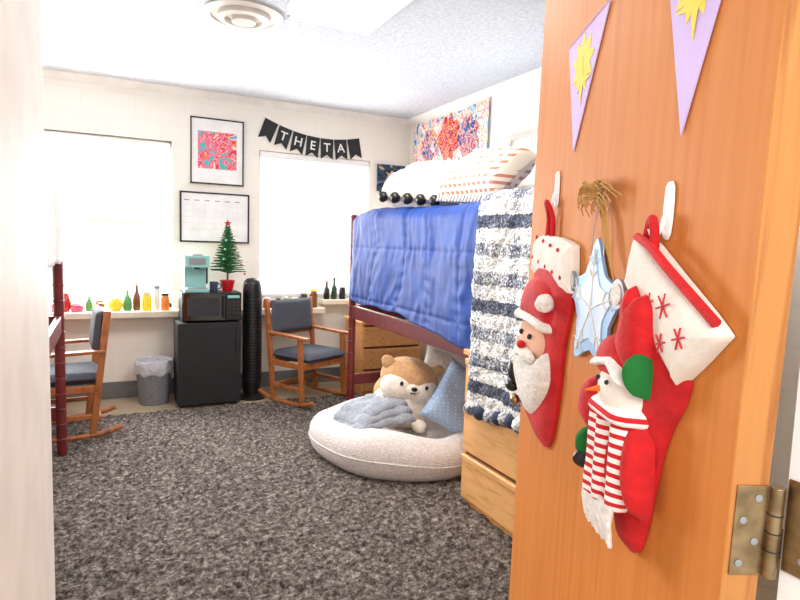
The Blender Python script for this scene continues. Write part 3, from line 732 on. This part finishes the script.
jar('storage_jar',.28,5.57,Z,.040,.15,gy,M_white);jar('storage_jar',.36,5.6,Z,.030,.19,gw,M_grey);jar('storage_jar',.43,5.57,Z,.036,.13,go,M_blackm)
jar('small_vase',-.34,5.58,Z,.038,.16,gr,None,round_);jar('small_vase',-.42,5.58,Z,.03,.10,gp,None,bot)
jar('candle_jar',1.34,5.57,Z,.035,.09,gr,M_white);jar('spice_jar',1.45,5.57,Z,.028,.08,gw,M_black);jar('spice_jar',1.53,5.6,Z,.028,.09,gg,M_white);jar('candle_jar',1.62,5.58,Z,.035,.10,gw,None)
jar('candle_jar',1.70,5.56,Z,.042,.13,M_black,M_silver);jar('candle_jar',1.80,5.56,Z,.04,.16,gam,M_yel)
jar('soda_bottle',1.95,5.6,.875,.03,.16,M_black,M_redg,bot);jar('soda_bottle',2.03,5.6,.875,.03,.19,mm('dark_green_glass',(20,60,36)),M_black,bot);jar('drink_can',2.12,5.6,.875,.032,.12,M_blackm)

# ---------------------------------------------------------------- floor cushion & plush
bc=Vector((1.84,3.58,0));b=B()
def pw(v):
    a=math.atan2(v.y,v.x);k=1+.02*math.sin(a*3+1)+.012*math.sin(a*7);z=v.z*(1+.10*math.sin(a*2+.5)+.05*math.sin(a*5))
    return Vector((v.x*k,v.y*k,z))
prof=[(.50,.0),(.58,.01),(.635,.06),(.655,.13),(.64,.205),(.585,.26),(.50,.27),(.43,.235),(.38,.19),(.30,.165),(.15,.16),(.02,.16)]
P=cat([(r,z,0) for r,z in prof],4,False);b.lathe([(p.x,max(p.y,0)) for p in P],bc,M_sherpa,64,fn=pw)
pip=[bc+pw(Vector((.654*math.cos(a),.654*math.sin(a),.13))) for a in np.linspace(0,2*math.pi,80,endpoint=False)]
b.tube(pip,.006,M_wplush,n=6,closed=True);b.done('round_floor_cushion',ang=60)
b=B();R=TR((1.86,3.60,.43),(.1,.20,math.radians(-14)))@Matrix.Scale(1.15,4)
b.ell((0,0,-.09),(.19,.165,.15),M_plushcr,M=R,n=28)
b.ell((0,.01,.07),(.186,.150,.130),M_plushbr,M=R@TR((0,0,0),(0,.08,0)),n=28)
b.ell((0,.05,-.05),(.186,.15,.15),M_plushbr,M=R,n=28)
b.ell((-.062,-.060,.030),(.120,.095,.095),M_plushcr,M=R,n=24);b.ell((.062,-.060,.030),(.120,.095,.095),M_plushcr,M=R,n=24)
b.ell((0,-.118,.045),(.060,.05,.042),M_plushcr,M=R,n=20)
b.ell((0,-.168,.062),(.020,.011,.013),M_black,M=R,n=12)
for sx in(-1,1):
    b.ell((sx*.078,-.148,.078),(.011,.008,.013),M_black,M=R,n=12)
    b.ell((sx*.150,-.01,.150),(.040,.028,.055),M_plushbr,rot=(0,sx*.9,0),M=R,n=18)
    b.ell((sx*.16,-.08,-.07),(.04,.06,.035),M_plushcr,M=R,n=16);b.ell((sx*.09,-.15,-.16),(.05,.055,.04),M_plushcr,M=R,n=16)
b.tube([(-.018,-.165,.040),(-.009,-.171,.032),(0,-.169,.040),(.009,-.171,.032),(.018,-.165,.040)],.003,M_black,M=R,n=6)
b.ell((0,.17,-.10),(.05,.05,.05),M_plushcr,M=R,n=14)
b.done('plush_dog',ang=180)
b=B();b.cushion(.44,.44,.17,M_dotp,TR((2.10,3.22,.41),(math.radians(75),math.radians(30),math.radians(-30))));b.done('dotted_throw_pillow',ang=180)
b=B();b.cushion(.42,.42,.15,M_wplush,TR((2.30,3.78,.46),(math.radians(70),math.radians(10),math.radians(-40))));b.done('white_throw_pillow',ang=180)
def ft(u,v,th=.05):
    a=u*2-1;c=v*2-1
    x=a*.22+.015*nz(c*2,a,0);y=c*.17+.015*nz(a*2,c,5)
    r=min(1,max(abs(a),abs(c)));z=th*math.sqrt(max(0,1-r**6))+.014*nz(a*3,c*3,2)+.004*math.sin(a*9+c*5)
    z-=.05*max(0,-a)**3
    return Vector((x,y,z))
b=B()
b.grid(lambda u,v:ft(u,v),60,50,M_throw,TR((1.55,3.46,.285),(0,0,.2)));b.grid(lambda u,v:ft(u,v)*.93+Vector((.0,.01,.040)),60,50,M_throw,TR((1.56,3.47,.285),(0,0,.28)))
b.grid(lambda u,v:ft(u,v)*.82+Vector((.01,.02,.078)),50,40,M_throw,TR((1.57,3.48,.285),(0,0,.40)));b.done('folded_throw_blanket',solid=.02,ang=180)

# ---------------------------------------------------------------- left loft bed
loft('loft_bed',-1.28,-.30,2.25,4.25)
b=B()
def lq(u,v):
    y=4.2-u*1.9;d=v*.75
    if d<.35: x=-.62+d;z=1.69
    else: x=-.262;z=1.69-(d-.35)
    return Vector((x+.02*nz(y*5,z*3,0),y,z+.015*nz(y*6,x*5,2)))
b.grid(lq,60,30,M_sherpa);b.done('cream_blanket',solid=.02,ang=180)
b=B();b.bb((-1.28,4.35,.70),(-.62,5.40,.74),M_oak)
for x in(-1.25,-.65):
    for y in(4.4,5.35): b.box((x,y,.35),(.05,.05,.70),M_oak)
b.bb((-1.25,4.4,.60),(-.65,4.42,.70),M_oak);b.done('writing_desk',.005)

# ---------------------------------------------------------------- ceiling fixtures
b=B();c=(.72,3.64,0)
b.lathe([(.225,CE),(.23,CE-.012),(.19,CE-.022),(.185,CE-.012),(.155,CE-.012),(.15,CE-.035),(.11,CE-.04),(.105,CE-.02),(.075,CE-.02),(.07,CE-.05),(.02,CE-.056),(.005,CE-.056)],c,M_vent,48)
b.done('ceiling_vent')
b=B();b.bb((.90,2.25,CE-.02),(1.42,3.38,CE),M_white);b.bb((.93,2.28,CE-.085),(1.39,3.35,CE-.02),M_lite)
for a in((.90,2.25,.93,3.38),(1.39,2.25,1.42,3.38),(.9,2.25,1.42,2.28),(.9,3.35,1.42,3.38)): b.bb((a[0],a[1],CE-.06),(a[2],a[3],CE),M_white)
b.done('ceiling_light',.006)

# ---------------------------------------------------------------- lights
def area(name,loc,rot,sx,sy,p,c=(1,1,1)):
    l=bpy.data.lights.new(name,'AREA');l.shape='RECTANGLE';l.size=sx;l.size_y=sy;l.energy=p;l.color=c
    o=bpy.data.objects.new(name,l);bpy.context.collection.objects.link(o);o.location=loc;o.rotation_euler=rot;return o
area('daylight_window_left',(-.14,6.15,1.62),(math.radians(-90),0,0),1.6,1.8,300,(.97,.98,1))
area('ceiling_lamp',(1.16,2.85,CE-.10),(0,0,0),.42,1.0,40,(1,.98,.95))
area('daylight_window_side',(2.78,3.3,1.95),(0,math.radians(90),0),.5,.9,6,(1,1,1))
area('shade_glow',(1.85,5.62,1.6),(math.radians(-90),0,0),1.0,1.3,40,(1,1,.99))
area('hall_fill_light',(-.2,-.9,2.3),(math.radians(50),0,math.radians(-25)),1.0,1.0,34,(1,.98,.95))  # unseen fill added behind the camera to light the door and decorations
w=bpy.data.worlds.new('World');S.world=w;w.use_nodes=True
w.node_tree.nodes['Background'].inputs[0].default_value=(1,1,1,1);w.node_tree.nodes['Background'].inputs[1].default_value=1.2

# ---------------------------------------------------------------- camera
X=Vector((0.89646637,0.01289334,0.44292416));Y=Vector((-0.44192235,0.09920476,0.89155092));Zc=Vector((0.03244511,0.99498351,-0.09463158))
cam=bpy.data.cameras.new('camera');cam.sensor_width=36;cam.lens=584/800*36;cam.clip_start=.02
co=bpy.data.objects.new('camera',cam);bpy.context.collection.objects.link(co)
co.matrix_world=Matrix(((X[0],X[1],-X[2],0),(Y[0],Y[1],-Y[2],0),(Zc[0],Zc[1],-Zc[2],1.45),(0,0,0,1)))
S.camera=co
